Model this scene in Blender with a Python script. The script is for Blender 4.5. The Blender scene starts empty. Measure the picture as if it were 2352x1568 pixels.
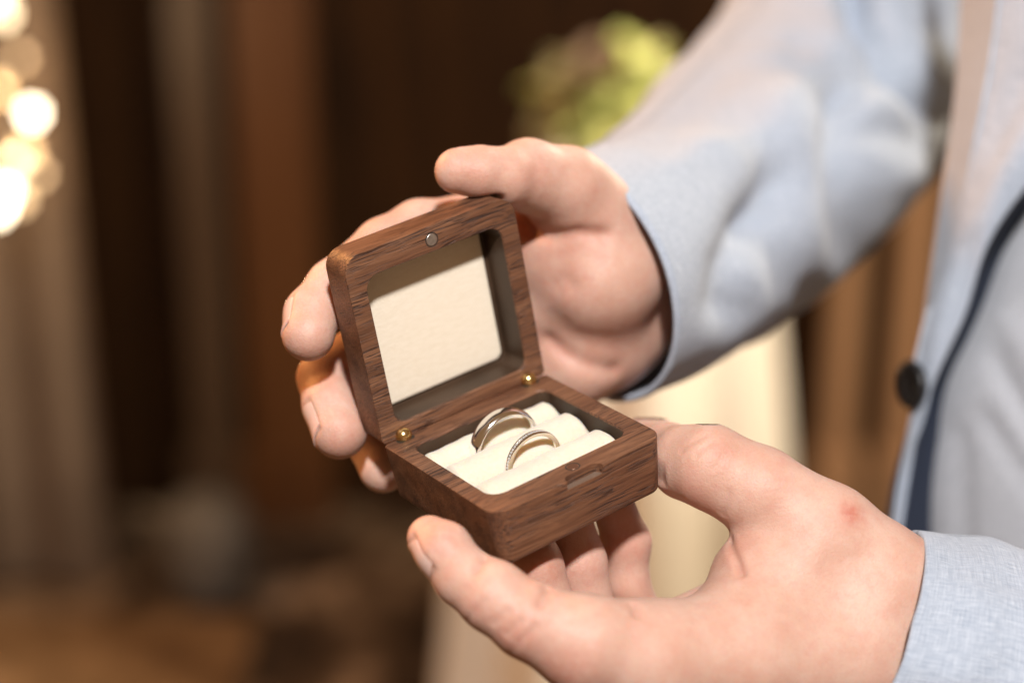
import bpy, bmesh, math, random
import numpy as np
from mathutils import Vector, Matrix
random.seed(4)
rng = np.random.default_rng(7)
sc = bpy.context.scene
col = sc.collection
R_ = math.radians

# ------------------------------------------------------------------ camera
FD = 4305.6                      # focal length in pixels of a 2352 px wide picture
CX, CY = 1176.0, 784.0
PITCH = R_(20.0)
CAM = np.array([0.0, 0.0, 1.42])
sp, cp = math.sin(PITCH), math.cos(PITCH)
MC = np.array([[1, 0, 0], [0, -sp, cp], [0, -cp, -sp]], float)   # camera (x right, y down, z ahead) -> world

cam_data = bpy.data.cameras.new('camera')
cam = bpy.data.objects.new('camera', cam_data)
col.objects.link(cam)
cam.location = CAM
cam.rotation_euler = (R_(90) - PITCH, 0, 0)
cam_data.sensor_width = 36.0
cam_data.lens = 36.0 * FD / 2352.0
cam_data.clip_start = 0.02
cam_data.clip_end = 60
cam_data.dof.use_dof = True
cam_data.dof.focus_distance = 0.546
cam_data.dof.aperture_fstop = 3.7
cam_data.dof.aperture_blades = 9
sc.camera = cam

# ------------------------------------------------------------------ light
world = bpy.data.worlds.new('World')
sc.world = world
world.use_nodes = True
wb = world.node_tree.nodes['Background']
wb.inputs[0].default_value = (1.0, 0.55, 0.25, 1)
wb.inputs[1].default_value = 0.225

def cam2w(p):
    p = np.asarray(p, float)
    return p @ MC.T / 1000.0 + CAM

def lamp(name, pos_cam, aim_cam, size, power, colour, spread=None):
    d = bpy.data.lights.new(name, 'AREA')
    d.shape = 'DISK'
    d.size = size
    d.energy = power
    d.color = colour
    o = bpy.data.objects.new(name, d)
    col.objects.link(o)
    a, b = Vector(cam2w(pos_cam)), Vector(cam2w(aim_cam))
    o.location = a
    o.rotation_euler = (b - a).to_track_quat('-Z', 'Y').to_euler()
    if spread: d.spread = spread
    return o

# flash head a little above and behind the camera, and the warm room lamps at the left
lamp('flash_light', (60, -830, -900), (0, 0, 560), 0.13, 50.0, (1.0, 0.965, 0.95))
lamp('room_lamp_light', (-1250, -1150, 1150), (-40, 0, 560), 0.5, 34.0, (1.0, 0.44, 0.14))
lamp('table_fill_light', (850, -950, 1600), (190, 80, 2250), 0.25, 48.0, (1.0, 0.86, 0.66))  # unseen fill light added to brighten the table, cloth and flowers
sc.view_settings.view_transform = 'Standard'
sc.view_settings.look = 'None'
sc.view_settings.exposure = 0.0
sc.view_settings.gamma = 1.0

# ------------------------------------------------------------------ helpers
def D(u, v, z):
    """pixel of the 2352 px wide picture + distance ahead (mm) -> camera-space mm"""
    return np.array([(u - CX) / FD * z, (v - CY) / FD * z, z])

def tag(o, label=None, cat=None, group=None, kind=None):
    if label: o['label'] = label
    if cat: o['category'] = cat
    if group: o['group'] = group
    if kind: o['kind'] = kind
    return o

def empty(name, loc, basis=None, parent=None):
    o = bpy.data.objects.new(name, None)
    col.objects.link(o)
    o.empty_display_size = 0.02
    if basis is not None:
        o.matrix_world = Matrix.Translation(Vector(loc)) @ Matrix([list(map(float, r)) for r in basis]).to_4x4()
    else:
        o.location = loc
    if parent: o.parent = parent
    return o

def mesh_obj(name, verts, faces, mat, parent=None, smooth=True, world_to=None, uvs=None, attrs=None):
    me = bpy.data.meshes.new(name)
    me.from_pydata([tuple(map(float, v)) for v in verts], [], [tuple(map(int, f)) for f in faces])
    me.update()
    if smooth:
        me.polygons.foreach_set('use_smooth', [True] * len(me.polygons))
    if uvs is not None:
        lay = me.uv_layers.new(name='UVMap')
        idx = np.zeros(len(me.loops), np.int32)
        me.loops.foreach_get('vertex_index', idx)
        lay.data.foreach_set('uv', np.asarray(uvs, np.float32)[idx].ravel())
    if attrs:
        for k, a in attrs.items():
            at = me.attributes.new(k, 'FLOAT', 'POINT')
            at.data.foreach_set('value', np.asarray(a, np.float32))
    if mat: me.materials.append(mat)
    o = bpy.data.objects.new(name, me)
    col.objects.link(o)
    if parent: o.parent = parent
    return o

class NT:
    """small helper to wire shader nodes"""
    def __init__(s, name):
        s.m = bpy.data.materials.new(name); s.m.use_nodes = True
        s.t = s.m.node_tree; s.n = s.t.nodes; s.l = s.t.links
        s.b = s.n['Principled BSDF']
    def node(s, typ, **kw):
        x = s.n.new(typ)
        for k, v in kw.items():
            if k in ('operation', 'blend_type', 'data_type', 'noise_dimensions', 'feature', 'wave_type', 'bands_direction', 'attribute_name', 'interpolation_type', 'distance', 'wave_profile', 'normalize', 'invert'):
                setattr(x, k, v)
            else:
                key = int(k[1:]) if k[0] == 'i' and k[1:].isdigit() else k.replace('_', ' ')
                x.inputs[key].default_value = v
        return x
    def link(s, a, b): s.l.new(a, b)
    def mapping(s, src, scale, rot=(0, 0, 0), loc=(0, 0, 0)):
        m = s.n.new('ShaderNodeMapping')
        m.inputs['Scale'].default_value = scale; m.inputs['Rotation'].default_value = rot; m.inputs['Location'].default_value = loc
        s.l.new(src, m.inputs[0]); return m.outputs[0]
    def noise(s, vec, scale, detail=3, rough=0.5, dist=0.0):
        x = s.n.new('ShaderNodeTexNoise')
        x.inputs['Scale'].default_value = scale; x.inputs['Detail'].default_value = detail
        x.inputs['Roughness'].default_value = rough; x.inputs['Distortion'].default_value = dist
        s.l.new(vec, x.inputs['Vector']); return x.outputs['Fac']
    def ramp(s, fac, stops):
        x = s.n.new('ShaderNodeValToRGB')
        e = x.color_ramp.elements
        while len(e) > 1: e.remove(e[-1])
        e[0].position, e[0].color = stops[0][0], tuple(stops[0][1]) + (1,)
        for p, c in stops[1:]:
            q = e.new(p); q.color = tuple(c) + (1,)
        s.l.new(fac, x.inputs[0]); return x.outputs[0]
    def mix(s, fac, a, b, mode='MIX'):
        x = s.n.new('ShaderNodeMix'); x.data_type = 'RGBA'; x.blend_type = mode
        for src, key in ((fac, 0), (a, 6), (b, 7)):
            if hasattr(src, 'is_linked'): s.l.new(src, x.inputs[key])
            else: x.inputs[key].default_value = src if key == 0 else tuple(src) + (1,)
        return x.outputs[2]
    def math(s, op, a, b=None, clamp=False):
        x = s.n.new('ShaderNodeMath'); x.operation = op; x.use_clamp = clamp
        for src, key in ((a, 0), (b, 1)):
            if src is None: continue
            if hasattr(src, 'is_linked'): s.l.new(src, x.inputs[key])
            else: x.inputs[key].default_value = src
        return x.outputs[0]
    def bump(s, h, dist, strength=1.0, prev=None):
        x = s.n.new('ShaderNodeBump'); x.inputs['Distance'].default_value = dist; x.inputs['Strength'].default_value = strength
        s.l.new(h, x.inputs['Height'])
        if prev is not None: s.l.new(prev, x.inputs['Normal'])
        return x.outputs[0]
    def obj(s): return s.n.new('ShaderNodeTexCoord').outputs['Object']
    def uv(s): return s.n.new('ShaderNodeTexCoord').outputs['UV']

# ------------------------------------------------------------------ materials
def simple(name, colour, rough=0.6, metal=0.0, var=0.0, scale=30, bump=0.0, spec=0.5):
    t = NT(name)
    c = t.obj()
    if var > 0:
        f = t.noise(c, scale, 4)
        a = [max(0, x * (1 - var)) for x in colour]; b = [min(1, x * (1 + var)) for x in colour]
        t.link(t.ramp(f, [(0.3, a), (0.7, b)]), t.b.inputs['Base Color'])
    else:
        t.b.inputs['Base Color'].default_value = tuple(colour) + (1,)
    t.b.inputs['Roughness'].default_value = rough
    t.b.inputs['Metallic'].default_value = metal
    t.b.inputs['Specular IOR Level'].default_value = spec
    if bump > 0:
        t.link(t.bump(t.noise(c, scale * 8, 3), bump), t.b.inputs['Normal'])
    return t.m

def walnut():
    t = NT('walnut')
    c = t.obj()                                           # metres, grain along local x
    # slow figure: growth bands bent by noise
    warp = t.noise(t.mapping(c, (14, 60, 60)), 1.0, 3, 0.5)
    w2 = t.n.new('ShaderNodeVectorMath'); w2.operation = 'SCALE'
    comb = t.n.new('ShaderNodeCombineXYZ')
    t.link(warp, comb.inputs[1]); t.link(warp, comb.inputs[2])
    t.link(comb.outputs[0], w2.inputs[0]); w2.inputs[3].default_value = 0.009
    add = t.n.new('ShaderNodeVectorMath'); add.operation = 'ADD'
    t.link(c, add.inputs[0]); t.link(w2.outputs[0], add.inputs[1])
    v = add.outputs[0]
    figure = t.noise(t.mapping(v, (16, 190, 190)), 1.0, 4, 0.55)
    fine = t.noise(t.mapping(v, (34, 1450, 1450)), 1.0, 3, 0.6)
    base = t.ramp(figure, [(0.26, (0.088, 0.037, 0.018)), (0.45, (0.160, 0.069, 0.035)), (0.58, (0.206, 0.094, 0.048)), (0.76, (0.27, 0.131, 0.070))])
    streak = t.ramp(fine, [(0.36, (0, 0, 0)), (0.60, (1, 1, 1))])
    base = t.mix(t.math('MULTIPLY', streak, 0.62), base, t.mix(1.0, base, (0.42, 0.38, 0.36), 'MULTIPLY'))
    # open pores: short dark dashes along the grain
    po = t.noise(t.mapping(v, (70, 1900, 1900)), 1.0, 2, 0.45)
    pores = t.ramp(po, [(0.535, (0, 0, 0)), (0.60, (1, 1, 1))])
    region = t.ramp(t.noise(t.mapping(v, (40, 160, 160), loc=(3, 1, 2)), 1.0, 2), [(0.34, (0, 0, 0)), (0.56, (1, 1, 1))])
    pm = t.math('MULTIPLY', pores, region)
    base = t.mix(t.math('MULTIPLY', pm, 0.74), base, (0.018, 0.008, 0.006))
    # a few pale nicks on the edges
    t.link(base, t.b.inputs['Base Color'])
    t.b.inputs['Roughness'].default_value = 0.46
    rr = t.n.new('ShaderNodeMapRange'); rr.inputs[3].default_value = 0.40; rr.inputs[4].default_value = 0.62
    t.link(fine, rr.inputs[0]); t.link(rr.outputs[0], t.b.inputs['Roughness'])
    t.b.inputs['Specular IOR Level'].default_value = 0.42
    h = t.math('SUBTRACT', t.math('MULTIPLY', fine, 0.35), pm)
    t.link(t.bump(h, 0.00022, 0.8), t.b.inputs['Normal'])
    return t.m

def skin():
    t = NT('skin')
    c = t.obj()
    big = t.noise(c, 55, 4, 0.55)
    mid = t.noise(c, 260, 4, 0.6)
    base = t.ramp(big, [(0.30, (0.515, 0.303, 0.226)), (0.5, (0.555, 0.350, 0.270)), (0.72, (0.595, 0.402, 0.322))])
    base = t.mix(t.math('MULTIPLY', t.ramp(mid, [(0.45, (0, 0, 0)), (0.75, (1, 1, 1))]), 0.40), base, (0.53, 0.255, 0.195))
    pale = t.noise(t.mapping(c, (1, 1, 1), loc=(5, 2, 8)), 150, 3, 0.6)
    base = t.mix(t.math('MULTIPLY', t.ramp(pale, [(0.5, (0, 0, 0)), (0.75, (1, 1, 1))]), 0.30), base, (0.60, 0.45, 0.365))
    at = t.node('ShaderNodeAttribute', attribute_name='red')
    rn = t.ramp(t.noise(c, 430, 4, 0.65), [(0.30, (0.35, 0.35, 0.35)), (0.62, (1, 1, 1))])
    base = t.mix(t.math('MULTIPLY', t.math('MULTIPLY', at.outputs['Fac'], rn), 0.85, True), base, (0.43, 0.125, 0.085))
    # freckle-like fine mottling
    dots = t.noise(c, 1300, 2, 0.5)
    base = t.mix(t.math('MULTIPLY', t.ramp(dots, [(0.5, (0, 0, 0)), (0.8, (1, 1, 1))]), 0.22), base, (0.42, 0.195, 0.13))
    t.link(base, t.b.inputs['Base Color'])
    t.b.inputs['Roughness'].default_value = 0.52
    t.b.inputs['Specular IOR Level'].default_value = 0.36
    t.b.inputs['Subsurface Weight'].default_value = 0.5
    t.b.inputs['Subsurface Radius'].default_value = (1.0, 0.36, 0.18)
    t.b.inputs['Subsurface Scale'].default_value = 0.0036
    vo = t.n.new('ShaderNodeTexVoronoi'); vo.feature = 'DISTANCE_TO_EDGE'
    wv = t.n.new('ShaderNodeVectorMath'); wv.operation = 'ADD'
    nz = t.n.new('ShaderNodeTexNoise'); nz.inputs['Scale'].default_value = 700
    t.link(c, nz.inputs[0])
    sc2 = t.n.new('ShaderNodeVectorMath'); sc2.operation = 'SCALE'; sc2.inputs[3].default_value = 0.0012
    t.link(nz.outputs['Color'], sc2.inputs[0]); t.link(c, wv.inputs[0]); t.link(sc2.outputs[0], wv.inputs[1])
    t.link(wv.outputs[0], vo.inputs['Vector']); vo.inputs['Scale'].default_value = 850
    edge = t.ramp(vo.outputs[0], [(0.0, (0, 0, 0)), (0.25, (1, 1, 1))])
    b1 = t.bump(edge, 0.00008, 0.5)
    b2 = t.bump(t.noise(c, 330, 5, 0.6), 0.0005, 0.28, b1)
    t.link(b2, t.b.inputs['Normal'])
    return t.m

def nail_mat():
    t = NT('nail')
    t.b.inputs['Base Color'].default_value = (0.70, 0.47, 0.40, 1)
    t.b.inputs['Roughness'].default_value = 0.22
    t.b.inputs['Subsurface Weight'].default_value = 0.4
    t.b.inputs['Subsurface Radius'].default_value = (1, .4, .25)
    t.b.inputs['Subsurface Scale'].default_value = 0.002
    return t.m

def suit_cloth(name, light, dark, k=1.0):
    """heathered weave: pale and grey threads crossing, in metric uv (metres)"""
    t = NT(name)
    uv = t.uv()
    wa = t.noise(t.mapping(uv, (2600, 130, 1)), 1.0, 3, 0.6)
    we = t.noise(t.mapping(uv, (130, 2600, 1)), 1.0, 3, 0.6)
    blot = t.noise(t.mapping(uv, (300, 900, 1)), 1.0, 3, 0.6)
    f = t.math('ADD', t.math('MULTIPLY', wa, 0.4), t.math('ADD', t.math('MULTIPLY', we, 0.4), t.math('MULTIPLY', blot, 0.2)))
    base = t.ramp(f, [(0.36, dark), (0.5, [(a + b) / 2 for a, b in zip(light, dark)]), (0.62, light)])
    t.link(base, t.b.inputs['Base Color'])
    t.b.inputs['Roughness'].default_value = 0.85
    t.b.inputs['Specular IOR Level'].default_value = 0.2
    t.b.inputs['Sheen Weight'].default_value = 0.25
    t.b.inputs['Sheen Roughness'].default_value = 0.5
    b1 = t.bump(f, 0.0012 * k, 0.8)
    t.link(b1, t.b.inputs['Normal'])
    return t.m

def velvet():
    t = NT('cream_velvet')
    c = t.obj()
    f = t.noise(c, 900, 4, 0.6)
    t.link(t.ramp(f, [(0.3, (0.635, 0.565, 0.455)), (0.7, (0.675, 0.61, 0.50))]), t.b.inputs['Base Color'])
    t.b.inputs['Roughness'].default_value = 0.95
    t.b.inputs['Specular IOR Level'].default_value = 0.1
    t.b.inputs['Sheen Weight'].default_value = 0.3
    t.b.inputs['Subsurface Weight'].default_value = 0.6
    t.b.inputs['Subsurface Radius'].default_value = (1.0, 0.62, 0.30)
    t.b.inputs['Subsurface Scale'].default_value = 0.006
    t.link(t.bump(t.noise(c, 2600, 3, 0.6), 0.0003, 0.6), t.b.inputs['Normal'])
    return t.m

M = dict(
    wood=walnut(), skin=skin(), nail=nail_mat(), velvet=velvet(),
    brass=simple('brass', (0.80, 0.57, 0.25), 0.22, 1.0),
    magnet=simple('nickel_magnet', (0.62, 0.59, 0.55), 0.42, 1.0, 0.12, 900, 0.00005),
    dark=simple('dark_slot', (0.02, 0.015, 0.01), 0.7),
    gold=simple('polished_white_gold', (0.95, 0.93, 0.91), 0.14, 1.0),
    rose=simple('pale_gold', (0.93, 0.86, 0.76), 0.18, 1.0),
    suit=suit_cloth('light_grey_suiting', (0.50, 0.555, 0.635), (0.27, 0.325, 0.41)),
    lapel=suit_cloth('light_grey_suiting_facing', (0.48, 0.52, 0.58), (0.30, 0.34, 0.40)),
    vest=suit_cloth('grey_waistcoat_cloth', (0.50, 0.52, 0.56), (0.34, 0.36, 0.40)),
    navy=simple('navy_lining', (0.012, 0.018, 0.035), 0.6),
    shirt=simple('white_shirt_cotton', (0.68, 0.74, 0.82), 0.8, 0, 0.04, 200),
    button=simple('black_button', (0.012, 0.012, 0.013), 0.35),
)
dm = NT('diamond')
dm.b.inputs['Base Color'].default_value = (1, 1, 1, 1); dm.b.inputs['Roughness'].default_value = 0.0
dm.b.inputs['IOR'].default_value = 2.4; dm.b.inputs['Transmission Weight'].default_value = 0.55
dm.b.inputs['Specular IOR Level'].default_value = 1.0
M['diamond'] = dm.m

# ------------------------------------------------------------------ ring box (60 mm square walnut box)
RB = np.array([[0.81530483, -0.56115063, -0.14278655],
               [-0.34925845, -0.2798997, -0.89424532],
               [0.46184041, 0.77895194, -0.42419018]])   # box axes in camera space (x along hinge, y to the hinge, z up)
TB = np.array([-38.5043559, 31.1256967, 560.645293])
LA = 1.62479717
LU = np.array([0, -math.cos(LA), math.sin(LA)])
LN = np.array([0, math.sin(LA), math.cos(LA)])
HB, TL = 18.5, 13.9
WB = MC @ RB                                             # box axes in the world
box = empty('ring_box', cam2w(TB), WB)
tag(box, 'open dark walnut ring box with cream cushion, held between two hands', 'ring box')
def box2cam(p): return np.asarray(p, float) @ RB.T + TB
def cam2box(p): return (np.asarray(p, float) - TB) @ RB

def rrect(x0, x1, y0, y1, rad, n=8):
    """rounded rectangle, corners in order (x0,y0),(x1,y0),(x1,y1),(x0,y1); rad per corner"""
    cs = [(x0, y0, 180), (x1, y0, 270), (x1, y1, 0), (x0, y1, 90)]
    out = []
    for (x, y, a0), r in zip(cs, rad):
        r = max(r, 0.05)
        cx = x + r if x == x0 else x - r
        cy = y + r if y == y0 else y - r
        for i in range(n):
            a = R_(a0 + 90 * i / (n - 1))
            out.append((cx + r * math.cos(a), cy + r * math.sin(a)))
    return out

def tray(outer, rad_o, inner, rad_i, h, depth, taper, rnd, inner_taper=0.6):
    """watertight tray: rim at z=0, body down to z=-h, cavity of the given depth"""
    x0, x1, y0, y1 = outer; a0, a1, b0, b1 = inner
    L = []
    def ins(q, d): return (q[0] + d, q[1] - d, q[2] + d, q[3] - d)
    def put(q, rad, d, z): L.append([(x, y, z) for x, y in rrect(*ins(q, d), [max(r - d, .2) for r in rad])])
    put(inner, rad_i, inner_taper + 1.2, -depth)
    put(inner, rad_i, inner_taper + 0.3, -depth + 0.3)
    put(inner, rad_i, inner_taper, -depth + 1.2)
    put(inner, rad_i, 0.05, -0.7)
    put(inner, rad_i, -0.10, -0.25)
    put(inner, rad_i, -0.35, 0.0)
    put(outer, rad_o, 0.34, 0.0)
    put(outer, rad_o, 0.10, -0.09)
    put(outer, rad_o, 0.0, -0.34)
    put(outer, rad_o, taper * 0.25, -(h - rnd) * 0.5)
    for i in range(0, 7):
        a = R_(90 * i / 6)
        put(outer, rad_o, taper * 0.55 + rnd * (1 - math.cos(a)), -(h - rnd) - rnd * math.sin(a))
    n = len(L[0])
    verts = [p for l in L for p in l]
    faces = []
    for k in range(len(L) - 1):
        for i in range(n):
            j = (i + 1) % n
            faces.append((k * n + i, k * n + j, (k + 1) * n + j, (k + 1) * n + i))
    faces.append(tuple(reversed(range(n))))
    faces.append(tuple((len(L) - 1) * n + i for i in range(n)))
    return np.array(verts), [tuple(reversed(f)) for f in faces]

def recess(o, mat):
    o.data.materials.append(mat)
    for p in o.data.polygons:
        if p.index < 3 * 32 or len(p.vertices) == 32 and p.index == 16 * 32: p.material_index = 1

def auto_smooth(o, angle=38):
    me = o.data
    me.polygons.foreach_set('use_smooth', [True] * len(me.polygons))
    bm = bmesh.new(); bm.from_mesh(me)
    bmesh.ops.recalc_face_normals(bm, faces=bm.faces[:])
    for e in bm.edges:
        if len(e.link_faces) == 2 and e.calc_face_angle(0) > R_(angle): e.smooth = False
    bm.to_mesh(me); bm.free()

def flat_normals(o):
    m = o.modifiers.new('weighted', 'WEIGHTED_NORMAL'); m.keep_sharp = True; m.weight = 100

def boolean_cut(o, cutter):
    m = o.modifiers.new('cut', 'BOOLEAN'); m.operation = 'DIFFERENCE'; m.object = cutter; m.solver = 'EXACT'
    bpy.context.view_layer.update()
    dg = bpy.context.evaluated_depsgraph_get()
    me = bpy.data.meshes.new_from_object(o.evaluated_get(dg))
    o.modifiers.clear()
    old = o.data; o.data = me; bpy.data.meshes.remove(old)
    bpy.data.objects.remove(cutter, do_unlink=True)

mm = 0.001
# base
v, f = tray((0, 60, -60, 0), (5.5, 5.5, 1.6, 1.6), (5.6, 54.0, -50.9, -7.6), (4.6, 4.6, 3.4, 3.4), HB, 13.0, 2.6, 2.0)
base = mesh_obj('base', v * mm, f, M['wood'], box)
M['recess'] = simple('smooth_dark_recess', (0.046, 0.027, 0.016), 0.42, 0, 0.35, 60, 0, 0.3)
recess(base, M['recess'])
# thumb notch cut into the front edge of the rim
cv, cf = [], []
prof = rrect(24.8, 37.4, -64, -57.2, (1, 1, 2.7, 2.7))
n = len(prof)
cv = [(x, y, 2.0) for x, y in prof] + [(x, y, -3.0) for x, y in prof]
cf = [(i, (i + 1) % n, n + (i + 1) % n, n + i) for i in range(n)] + [tuple(range(n))[::-1], tuple(range(n, 2 * n))]
cut = mesh_obj('cut', np.array(cv) * mm, cf, None, box, smooth=False)
bmx = bmesh.new(); bmx.from_mesh(cut.data); bmesh.ops.recalc_face_normals(bmx, faces=bmx.faces[:]); bmx.to_mesh(cut.data); bmx.free()
auto_smooth(base)
boolean_cut(base, cut)
auto_smooth(base)
flat_normals(base)
# lid: built as a tray in its own frame, rim plane = z 0, body to z = -TL ; frame x, LU, -LN
v, f = tray((0, 60, 0, 60), (1.6, 1.6, 6.0, 6.0), (6.0, 54.0, 4.6, 52.0), (3.6, 3.6, 4.6, 4.6), TL, 10.6, 0.6, 1.8)
lid = mesh_obj('lid', v * mm, f, M['wood'], box)
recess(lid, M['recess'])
LB = np.stack([np.array([1, 0, 0]), LU, -LN], 1)
lid.matrix_local = Matrix([list(map(float, r)) for r in LB]).to_4x4()
auto_smooth(lid)
flat_normals(lid)

def disc(name, r, h, mat, parent, loc, n=32, bev=0.25):
    v, f = [], []
    rings = [(r - bev, 0), (r, -bev), (r, -h)]
    for rr, z in rings:
        for i in range(n):
            a = 2 * math.pi * i / n
            v.append((loc[0] + rr * math.cos(a), loc[1] + rr * math.sin(a), loc[2] + z))
    for k in range(2):
        for i in range(n):
            j = (i + 1) % n
            f.append((k * n + i, (k + 1) * n + i, (k + 1) * n + j, k * n + j))
    f.append(tuple(range(n)))
    o = mesh_obj(name, np.array(v) * mm, f, mat, parent)
    auto_smooth(o); return o

def ring_gap(name, r, mat, parent, loc, n=32):
    v, f = [], []
    for rr in (r, r + 0.35):
        for i in range(n):
            a = 2 * math.pi * i / n
            v.append((loc[0] + rr * math.cos(a), loc[1] + rr * math.sin(a), loc[2]))
    for i in range(n):
        j = (i + 1) % n
        f.append((i, n + i, n + j, j))
    return mesh_obj(name, np.array(v) * mm, f, mat, parent)

disc('magnet', 1.95, 1.5, M['magnet'], lid, (30, 55.8, 0.08))
ring_gap('magnet_rim', 1.9, M['dark'], lid, (30, 55.8, 0.03))
disc('magnet', 1.9, 1.5, simple('lacquered_magnet', (0.20, 0.10, 0.06), 0.3, 0.6), base, (31.0, -54.3, 0.04))
ring_gap('magnet_rim', 1.85, M['dark'], base, (31.0, -54.3, 0.03))
plate = rrect(25.1, 37.1, -59.5, -57.5, (0.3, 0.3, 1.6, 1.6))
mesh_obj('notch_glint_sheet', np.array([(x, y, -2.75 - 0.10 * (-57.5 - y)) for x, y in plate]) * mm, [tuple(range(len(plate)))], simple('notch_glint', (0.22, 0.15, 0.11), 0.22, 0.4), base, smooth=False)  # added sheet, its colour stands for the reflection on the notch floor
# cream panel inside the lid, a padded card with soft edges
pl = rrect(7.0, 51.6, 6.6, 50.6, (2.6, 2.6, 2.6, 2.6))
pv, pf = [], []
nl = len(pl)
for d, z in ((0, -10.55), (0, -9.9), (0.35, -9.62), (1.0, -9.55)):
    pv += [(x + d * (1 if x < 30 else -1) * min(1, abs(x - 29.3) / 20), y + d * (1 if y < 28 else -1) * min(1, abs(y - 28.6) / 20), z) for x, y in pl]
for k in range(3):
    for i in range(nl):
        j = (i + 1) % nl
        pf.append((k * nl + i, k * nl + j, (k + 1) * nl + j, (k + 1) * nl + i))
pf.append(tuple(3 * nl + i for i in range(nl)))
t = NT('cream_card')
cc = t.obj()
t.link(t.ramp(t.noise(t.mapping(cc, (300, 900, 300)), 1.0, 4, 0.6), [(0.3, (0.72, 0.635, 0.50)), (0.7, (0.77, 0.69, 0.565))]), t.b.inputs['Base Color'])
t.b.inputs['Roughness'].default_value = 0.9; t.b.inputs['Specular IOR Level'].default_value = 0.15
t.link(t.bump(t.noise(cc, 1500, 3), 0.0002, 0.5), t.b.inputs['Normal'])
panel = mesh_obj('lid_lining', np.array(pv) * mm, pf, t.m, lid)
auto_smooth(panel)
# brass barrel hinges
def ball(name, c, r, mat, parent, seg=24, sq=(1, 1, 1)):
    bm = bmesh.new(); bmesh.ops.create_uvsphere(bm, u_segments=seg, v_segments=seg // 2, radius=1)
    for w in bm.verts: w.co = Vector((c[0] + w.co.x * r * sq[0], c[1] + w.co.y * r * sq[1], c[2] + w.co.z * r * sq[2])) * mm
    me = bpy.data.meshes.new(name); bm.to_mesh(me); bm.free()
    me.polygons.foreach_set('use_smooth', [True] * len(me.polygons)); me.materials.append(mat)
    o = bpy.data.objects.new(name, me); col.objects.link(o); o.parent = parent; return o
for hx in (6.9, 53.2):
    for q in (-1, 1):
        ball('hinge_knuckle', (hx + q * 0.16, -0.9, 0.9), 2.4, M['brass'], base, 28)
    ball('hinge_slit_shade', (hx, -0.9, 0.9), 2.46, M['dark'], base, 28, (0.085, 1.0, 1.0))  # dark disc coloured in for the shaded slit between the knuckles
    gap_v = rrect(hx - 2.9, hx + 2.9, -3.2, -0.2, (1.2,) * 4)
    mesh_obj('hinge_recess_shade', np.array([(x, y, 0.04) for x, y in gap_v]) * mm, [tuple(range(len(gap_v)))], M['dark'], base, smooth=False)  # flat dark sheet on the rim, painting the shade of a recess

# cushion: three padded rolls
def roll(cy, ry, zc, rz, x0=6.3, x1=53.4, n=40, m=36):
    v, f = [], []
    for i in range(n):
        s = i / (n - 1)
        x = x0 + (x1 - x0) * s
        e = min(x - x0, x1 - x)
        k = 1.0 - 0.55 * max(0, 1 - e / 3.0) ** 2.4
        wob = 0.12 * math.sin(x * 0.35 + cy) + 0.10 * math.sin(x * 0.9 + 2 * cy)
        for j in range(m):
            a = 2 * math.pi * j / m
            ca, sa = math.cos(a), math.sin(a)
            v.append((x, cy + (ry + wob * .5) * ca * (0.75 + 0.25 * k), zc + (rz * k + wob) * sa))
    for i in range(n - 1):
        for j in range(m):
            q = (j + 1) % m
            f.append((i * m + j, i * m + q, (i + 1) * m + q, (i + 1) * m + j))
    f.append(tuple(range(m))); f.append(tuple(reversed(range((n - 1) * m, n * m))))
    return np.array(v), f
for cy, ry, zc, rz in ((-12.6, 5.6, -8.4, 6.2), (-25.6, 7.7, -9.4, 7.9), (-42.0, 8.9, -9.6, 8.0)):
    v, f = roll(cy, ry, zc, rz)
    o = mesh_obj('cushion_roll', v * mm, f, M['velvet'], base)
    auto_smooth(o, 60)

# ------------------------------------------------------------------ rings
def band(profile, R, seg=128):
    """profile: list of (radial, axial) offsets, ring axis = local y, closed"""
    v, f = [], []
    m = len(profile)
    for i in range(seg):
        a = 2 * math.pi * i / seg
        for r, w in profile: v.append(((R + r) * math.cos(a), w, (R + r) * math.sin(a)))
    for i in range(seg):
        q = (i + 1) % seg
        for j in range(m):
            k = (j + 1) % m
            f.append((i * m + j, i * m + k, q * m + k, q * m + j))
    return np.array(v), f
def ring_thing(name, label, centre, tilt, prof, R, mat):
    e = empty(name, cam2w(box2cam(centre)), WB @ np.array(Matrix.Rotation(tilt[2], 3, 'Z') @ Matrix.Rotation(tilt[0], 3, 'X')))
    tag(e, label, 'ring')
    v, f = band(prof, R)
    o = mesh_obj('band', v * mm, f, mat, e)
    auto_smooth(o, 50)
    return e
w = 2.7
prof = [(-1.30, -w * .97), (-1.55, -w * .75), (-1.66, 0), (-1.55, w * .75), (-1.30, w * .97)] + \
       [(-1.22 + 1.22 * math.cos(a), w * math.sin(a)) for a in np.linspace(R_(88), R_(-88), 17)]
big = ring_thing('wedding_ring', 'wide plain polished white gold ring standing in the cushion near the hinge', (30.9, -18.2, -6.2), (R_(2), 0, R_(0)), prof, 11.7, M['gold'])
w = 0.85
prof = [(-1.4, -w * .9), (-1.5, 0), (-1.4, w * .9), (-1.1, w), (-0.15, w), (0, w * .86), (0, w * .70), (-0.35, w * .66), (-0.35, -w * .66), (0, -w * .70), (0, -w * .86), (-0.15, -w), (-1.1, -w)]
small = ring_thing('wedding_ring', 'narrow pale gold ring channel set with tiny diamonds, in the cushion near the notch', (31.2, -33.0, -6.3), (R_(3), 0, R_(0)), prof, 9.5, M['rose'])
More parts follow.
